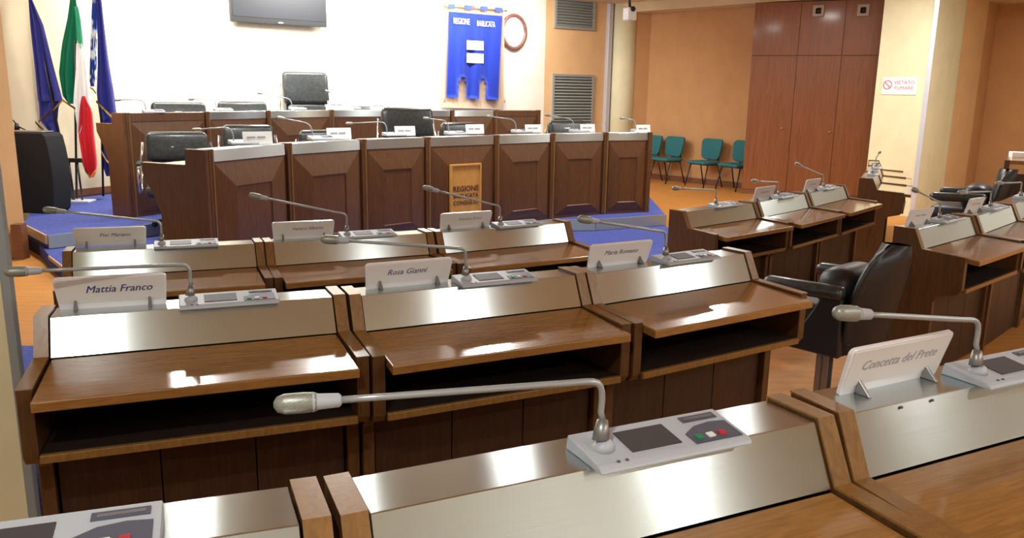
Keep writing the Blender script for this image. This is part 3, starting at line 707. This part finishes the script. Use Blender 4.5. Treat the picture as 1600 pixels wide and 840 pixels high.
def flag(px_top, px_bot, Y, label):
    b0 = at(px_bot, 312, y=Y); t = empty('flag', (b0.x, Y, .25), 0, label, 'flag', 'flags on poles beside the stage wall')
    a = at(px_top, -10, y=Y)
    MB().tube([(0, .03, .03), (a.x-b0.x, .03, a.z-.25)], .014, 8).build('pole', BLK, t)
    return t
t = flag(44, 112, FY, 'plain dark blue flag with gold fringe, leftmost of the three')
cloth('cloth', lerp_rows([(-8, 44, 47), (40, 47, 68), (100, 53, 82), (158, 58, 97)]), FY, BLUE, t, nf=2)
cloth('lower_cloth', lerp_rows([(156, 60, 98), (165, 61, 92), (188, 62, 90), (215, 84, 92), (240, 92, 95)]), FY+.03, BLUE, t, nf=1.5, amp=.03)
def fringe(pts, Y, parent, w_=4):
    rows = [[at(x, y-w_/2, y=Y)-parent.location for x, y in pts], [at(x, y+w_/2, y=Y)-parent.location for x, y in pts]]
    MB().sheet(rows, .012).build('fringe', GOLD, parent)
fringe([(60, 190), (72, 181), (85, 170), (97, 157)], FY-.06, t); fringe([(55, 190), (62, 198), (68, 203)], FY-.06, t)
t = flag(113, 118, FY+.1, 'green white and red flag with gold fringe, middle of the three')
cloth('green_stripe', lerp_rows([(-8, 110, 118), (25, 106, 122), (70, 96, 121), (115, 91, 120), (150, 97, 119), (162, 106, 116)]), FY+.1, GRE, t, nf=1.5)
cloth('lit_green_fold', lerp_rows([(10, 116, 122), (30, 118, 126), (60, 120, 129), (76, 123, 130)]), FY+.04, mat('lit_green_cloth', (.05, .4, .25), .6), t, nf=1, amp=.02)  # lit fold of the green stripe, its brightness painted into the cloth colour
cloth('white_stripe', lerp_rows([(68, 119, 128), (110, 118, 137), (160, 114, 142), (175, 116, 142), (205, 121, 128), (212, 123, 126)]), FY+.03, WHC, t, nf=2, amp=.04)
cloth('red_stripe', lerp_rows([(150, 128, 133), (158, 126, 136), (172, 124, 144), (210, 122, 147), (250, 128, 151), (265, 131, 151), (277, 139, 146)]), FY-.02, REDC, t, nf=2, amp=.04)
fringe([(97, 156), (106, 162), (118, 170)], FY, t, 3.5); fringe([(127, 248), (133, 266), (141, 277), (150, 266)], FY-.07, t, 4)
t = flag(152, 160, FY+.35, 'dark blue flag with gold fringe beside the white wall, rightmost of the three')
cloth('cloth', lerp_rows([(-8, 148, 158), (40, 152, 163), (100, 152, 170), (150, 150, 178), (186, 155, 182)]), FY+.35, BLUE, t, nf=2)
cloth('inner_cloth', lerp_rows([(-8, 144, 152), (40, 142, 152), (90, 140, 151), (130, 139, 150), (135, 142, 148)]), FY+.42, GFI, t, nf=3, amp=.03)
cloth('lower_cloth', lerp_rows([(184, 156, 180), (220, 158, 176), (260, 160, 178), (275, 165, 178)]), FY+.37, BLUE, t, nf=2, amp=.04)
fringe([(150, 158), (162, 170), (172, 180), (182, 188)], FY+.28, t); fringe([(158, 236), (166, 250), (178, 262)], FY+.3, t, 3.5); fringe([(139, 136), (145, 139), (150, 146)], FY+.36, t, 3)
b0 = at(116, 312, y=FY+.05)
t = empty('flag_stand', (b0.x, b0.y, .25), 0, 'dark metal flag stand with white foot on the blue carpet', 'stand')
kk = b0.y/FOC
for x in (-.09, .0, .1): MB().tube([(x, .0, .02), (x-.02, .0, .52)], .012, 8).build('leg', BLK, t)
MB().box((0, 0, .5), (.3, .06, .05), bev=.006).build('crosspiece', BLK, t)
MB().box((.05, 0, .012), (.34, .2, .024), bev=.005).build('foot', PLATE, t)

# ------------------------------------------------------------------ things on the back wall
def onwall(px, py, off): return at(px, py, line=BW, off=off)
# television
a, c = onwall(361, 33, -.14), onwall(511, 43, -.14); zt0 = (a.z+c.z)/2
tvw = (c.to_2d()-a.to_2d()).length; mid = (a+c)/2
t = empty('television', (mid.x, mid.y, zt0), .68, 'black flat television hung high on the white wall', 'television')
zh = 3.28-zt0
MB().box((0, .03, zh/2), (tvw, .06, zh), bev=.006).build('housing', BLK, t)
MB().box((0, -.002, zh/2+.03), (tvw-.06, .006, zh-.09), bev=.001).build('screen', mat('tv_screen', (.008, .009, .014), .55), t)
MB().box((0, -.001, .022), (.07, .006, .012)).build('logo_badge', PLATE, t)
MB().box((0, .1, zh*.5), (.3, .09, .3)).build('wall_bracket', MET, t)
# banner
ban = empty('banner', (0, 0, 0)); q = onwall(740, 160, -.12); ban.location = q; ban.rotation_euler.z = .68
tag(ban, 'blue heraldic banner with cream lettering and two cream blocks, on a cream backing', 'banner')
Mi = Matrix.Rotation(-.68, 3, 'Z')
def bl(px, py, off=0):
    v = Mi @ (onwall(px, py, -.12)-q); v.y += off; return v
# cream backing cloth
tl_, tr_, bl_, br_ = bl(696, 8), bl(791, 14), bl(692, 168), bl(789, 171)
def grid(c4, nx, nz, f):
    a, b_, c_, d_ = c4; R = []
    for j in range(nz+1):
        v = j/nz; R.append([(a.lerp(b_, i/nx)).lerp(c_.lerp(d_, i/nx), v)+Vector((0, f(i/nx, v), 0)) for i in range(nx+1)])
    return R
CRC = mat('cream_cloth', (.72, .55, .4), .7); CRT = mat('cream_embroidery', (.8, .74, .68), .6)
MB().sheet(grid((tl_+Vector((0, .04, 0)), tr_+Vector((0, .04, 0)), bl_+Vector((0, .04, 0)), br_+Vector((0, .04, 0))), 16, 6, lambda u, v: .008*sin(u*20)), .006).build('backing', CRC, ban)
# blue field with three tongues at the bottom
b = MB(); nx, nz = 30, 20; c4 = (bl(700, 18), bl(784, 25), bl(697, 152), bl(778, 156))
G_ = grid(c4, nx, nz, lambda u, v: -.02+(.03*v+.006)*sin(u*19)+.014*v*sin(u*43+1))
V = [[b.bm.verts.new(p) for p in r] for r in G_]; fs = []
for j in range(nz):
    for i in range(nx):
        u = (i+.5)/nx; v = (j+.5)/nz
        if v > .78 and (.2 < u < .38 or .6 < u < .76): continue
        if v > .74 and (.24 < u < .34 or .64 < u < .72): continue
        f = b.bm.faces.new((V[j][i], V[j][i+1], V[j+1][i+1], V[j+1][i])); f.smooth = True; fs.append(f)
bmesh.ops.solidify(b.bm, geom=fs, thickness=.006); b.build('blue_field', BLUEB, ban)
def btext(s, px, py, size, mt=CRT):
    p_ = bl(px, py, -.045); text(s, size, mt, ban, Matrix.Translation(p_) @ Matrix.Rotation(pi/2, 4, 'X') @ Matrix.Diagonal((.72, 1.25, 1, 1)), th=.002)
sc_ = (bl(784, 25)-bl(700, 18)).length
btext('REGIONE', 719, 34, sc_*.098); btext('BASILICATA', 757, 38, sc_*.09)
for y0, y1 in ((63, 78), (83, 98)):
    p0, p1 = bl(727, y0, -.04), bl(753, y1+1, -.04)
    MB().b2((p0.x, p0.y-.006, p1.z), (p1.x, p0.y, p0.z), bev=.002).build('emblem_block', CRT, ban)
for i, (xa, xb) in enumerate(((700, 709), (725, 735), (750, 760), (773, 783))):
    p0, p1 = bl(xa, 6+i*1.8, -.02), bl(xb, 14+i*1.8, -.02); MB().b2((p0.x, p0.y-.02, min(p0.z, p1.z)), (p1.x, p0.y+.02, max(p0.z, p1.z)), bev=.003).build('hanging_loop', BLUEB, ban)
MB().tube([bl(692, 9, .0), bl(792, 17, .0)], .014, 8).build('crossbar', W_EDGE, ban)
MB().box(bl(738, 12, -.02), (.07, .02, .05), bev=.004).build('tassel_bow', RED, ban)
MB().tube([bl(738, -6), bl(738, 12)], .01, 8).build('pole', W_EDGE, ban)
for x_ in (692, 786): MB().tube([bl(x_, 10, -.02), bl(x_+1, 150, -.02), bl(x_+1, 160, -.02)], [.004, .004, .02], 6).build('cord', CRC, ban)
# oval frame
c0 = onwall(803, 50, -.04); t = empty('oval_mirror', c0, .68, 'small oval mirror in a brown wooden frame beside the banner', 'mirror')
rx_ = (onwall(821, 50, -.04)-onwall(785, 50, -.04)).length/2; rz_ = (onwall(803, 24, -.04).z-onwall(803, 76, -.04).z)/2
ring = [Vector((rx_*cos(a), 0, rz_*sin(a))) for a in [2*pi*k/32 for k in range(33)]]
MB().tube(ring, .035, 8, cap=False).build('frame', wood('mirror_frame_wood', (.12, .04, .03), (.25, .11, .08), (5, 5, 5)), t)
b = MB(); b.prism([(rx_*.96*cos(2*pi*k/32), rz_*.96*sin(2*pi*k/32)) for k in range(32)], .0, .015, 'y'); b.build('glass', mat('mirror_face', (.85, .85, .82), .25), t)
# small fixture high on the wall
c0 = onwall(614, 4, -.02); MB()
t = empty('wall_fixture', c0, .68, 'small grey sensor high on the white wall right of the television', 'sensor'); MB().box((0, 0, 0), (.13, .04, .05), bev=.01).build('housing', PLATE, t)
# grilles
LOUV = mat('grey_louver_metal', (.36, .38, .35), .45, .3)
def grille(px0, py0, px1, py1, label, n, extra=0):
    a, c = at(px0, py1, line=PL, off=-.02), at(px1, py1, line=PL, off=-.02); zt = at((px0+px1)/2, py0, line=PL, off=-.02).z + extra
    w_ = (c.to_2d()-a.to_2d()).length; zb = (a.z+c.z)/2; h = zt-zb; mid = (a+c)/2
    t = empty('wall_grille', (mid.x, mid.y, zb), .6, label, 'grille', 'grey louvred wall grilles')
    b = MB(); f = .045
    for s in (((-w_/2, -.02, 0), (-w_/2+f, .02, h)), ((w_/2-f, -.02, 0), (w_/2, .02, h)), ((-w_/2+f, -.02, 0), (w_/2-f, .02, f)), ((-w_/2+f, -.02, h-f), (w_/2-f, .02, h))): b.b2(*s)
    b.build('frame', LOUV, t)
    sl = MB().box((0, .0, 0), (w_-2*f, .05, .012), rx=.75).build('louver', LOUV, t); 
    for k in range(n):
        o = sl if k == 0 else link('louver', sl.data, t); o.location = (0, 0, f+(h-2*f)*(k+.5)/n)
    MB().b2((-w_/2+f, .019, f), (w_/2-f, .022, h-f)).build('backing', SLOT, t)
grille(866, 0, 929, 46, 'grey louvred grille high on the orange pillar, cut by the top edge', 11, extra=.12)
grille(861, 116, 925, 208, 'large grey louvred grille low on the orange pillar behind the podium', 18)
# camera device
p = at(984, 22, y=13.6)
t = empty('security_camera', p, .4, 'white security camera box on a dark bracket beside the round column', 'camera')
MB().box((0, 0, .0), (.15, .18, .19), bev=.015).build('housing', WHT, t); MB().tube([(0, 0, .09), (-.02, .02, .3)], .02, 8).build('bracket', BLK, t)
MB().tube([(-.0, -.1, .07), (0, -.05, .07)], .04, 12).build('lens', BLK, t)
# wardrobe
g = -.45
WR = (at(1158, 300, z=.02).to_2d(), -.45)
WR0 = WR[0]; WL = ((WR0.x, WR0.y), g)
wr1 = at(1361, 200, line=WL).to_2d(); WRL = (wr1-WR0).length; ztop = 3.12
t = empty('wardrobe', (WR0.x, WR0.y, 0), g, 'full height reddish wooden wardrobe with tall doors and upper cupboards', 'wardrobe')
zr = at(1275, 87, line=WL).z
MB().b2((0, .02, 0), (WRL, .3, ztop), bev=.002).build('body', W_WARD, t)
xs = [0]
Mw = Matrix.Rotation(-g, 3, 'Z')
for px, py in ((1238, 180), (1306, 180)): xs.append((Mw @ (at(px, py, line=WL)-Vector((WR0.x, WR0.y, 0)))).x)
xs.append(WRL)
for i in range(3):
    d = MB().b2((xs[i]+.004, -.005, .08), (xs[i+1]-.004, .018, zr-.008), bev=.002).build('door', W_WARD, t)
    MB().b2((xs[i]+.004, -.005, zr+.008), (xs[i+1]-.004, .018, ztop-.01), bev=.002).build('upper_door', W_WARD, t)
    if i < 2:
        kz = at((1222, 1297)[i], (200, 206)[i], line=WL); kx_ = (Mw @ (kz-Vector((WR0.x, WR0.y, 0)))).x
        MB().tube([(kx_, -.04, kz.z), (kx_, -.005, kz.z)], [.018, .01], 10).build('knob', CHROME, d)
MB().b2((0, -.0, 0), (WRL, .018, .075)).build('plinth', W_BASE, t)
for (px, py), lb in (((1279, 17), 'left square wall spotlight on the wardrobe front'), ((1349, 16), 'right square wall spotlight on the wardrobe front')):
    v = at(px, py, line=WL, off=-.03)
    s = empty('square_fixture', v, g, lb, 'spotlight', 'small square fixtures on the wardrobe')
    b = MB(); r_ = .085
    for q0 in (((-r_, -.02, -r_), (-r_*.5, .03, r_)), ((r_*.5, -.02, -r_), (r_, .03, r_)), ((-r_*.5, -.02, -r_), (r_*.5, .03, -r_*.55)), ((-r_*.5, -.02, r_*.55), (r_*.5, .03, r_))): b.b2(*q0)
    b.build('frame', mat('taupe_plastic', (.42, .36, .28), .5), s); MB().tube([(0, .0, 0), (0, .028, 0)], .05, 16).build('lens', BLK, s)
# no-smoking sign
a1 = math.atan2((A2-A1).y, (A2-A1).x); PLN = ((A1.x, A1.y), a1)
v0, v1 = at(1378, 134, line=PLN, off=-.006), at(1432, 134, line=PLN, off=-.006); sw = (v1.to_2d()-v0.to_2d()).length; v = at(1405, 134.5, line=PLN, off=-.006); sh_ = at(1405, 121.5, line=PLN, off=-.006).z-at(1405, 148, line=PLN, off=-.006).z
t = empty('no_smoking_sign', v, a1, 'white sign with red writing and barred circle on the cream pillar', 'sign')
MB().box((0, 0, 0), (sw, .008, sh_), bev=.002).build('board', PAPER_W, t)
SR = mat('sign_red', (.72, .06, .09), .5)
text('VIETATO', sh_*.31, SR, t, Matrix.Translation((sw*.14, -.0045, sh_*.2)) @ Matrix.Rotation(pi/2, 4, 'X'))
text('FUMARE', sh_*.31, SR, t, Matrix.Translation((sw*.14, -.0045, -sh_*.12)) @ Matrix.Rotation(pi/2, 4, 'X'))
ring = [Vector((-sw*.34+sh_*.25*cos(a), -.005, sh_*.07+sh_*.25*sin(a))) for a in [2*pi*k/20 for k in range(21)]]
MB().tube(ring, .006, 6, cap=False).tube([Vector((-sw*.34-sh_*.17, -.006, sh_*.24)), Vector((-sw*.34+sh_*.17, -.006, -sh_*.1))], .006, 6).build('prohibition_ring', SR, t)
# far right: dark end of another desk with papers
qz = 1.02; q = at(1570, 250, z=qz)
t = empty('side_table', (q.x, q.y, 0), -.5, 'dark wooden desk end with pale top at the far right edge', 'desk')
MB().b2((0, 0, 0), (.05, .6, qz), bev=.003).build('side_panel', W_SIDE, t); MB().b2((.05, .0, qz-.04), (1.4, .6, qz), bev=.003).build('worktop', W_TOP, t)
MB().b2((.05, .02, .0), (1.4, .04, qz-.14)).build('front_board', W_BOARD, t); MB().b2((.05, -.004, qz-.035), (1.4, -.0005, qz-.005)).build('edge_band', W_EDGE, t)
t = empty('paper_stack', at(1594, 246, z=qz), -.3, 'white papers on the dark desk at the far right edge', 'papers'); 
MB().box((0, 0, .03), (.2, .16, .06), bev=.004).build('sheets', PAPER_W, t)

for x in (.13, .22):
    MB().tube([(x, .047, .104), (x, .043, .106)], .0028, 8).build('screw', SLOT, D['N2'])
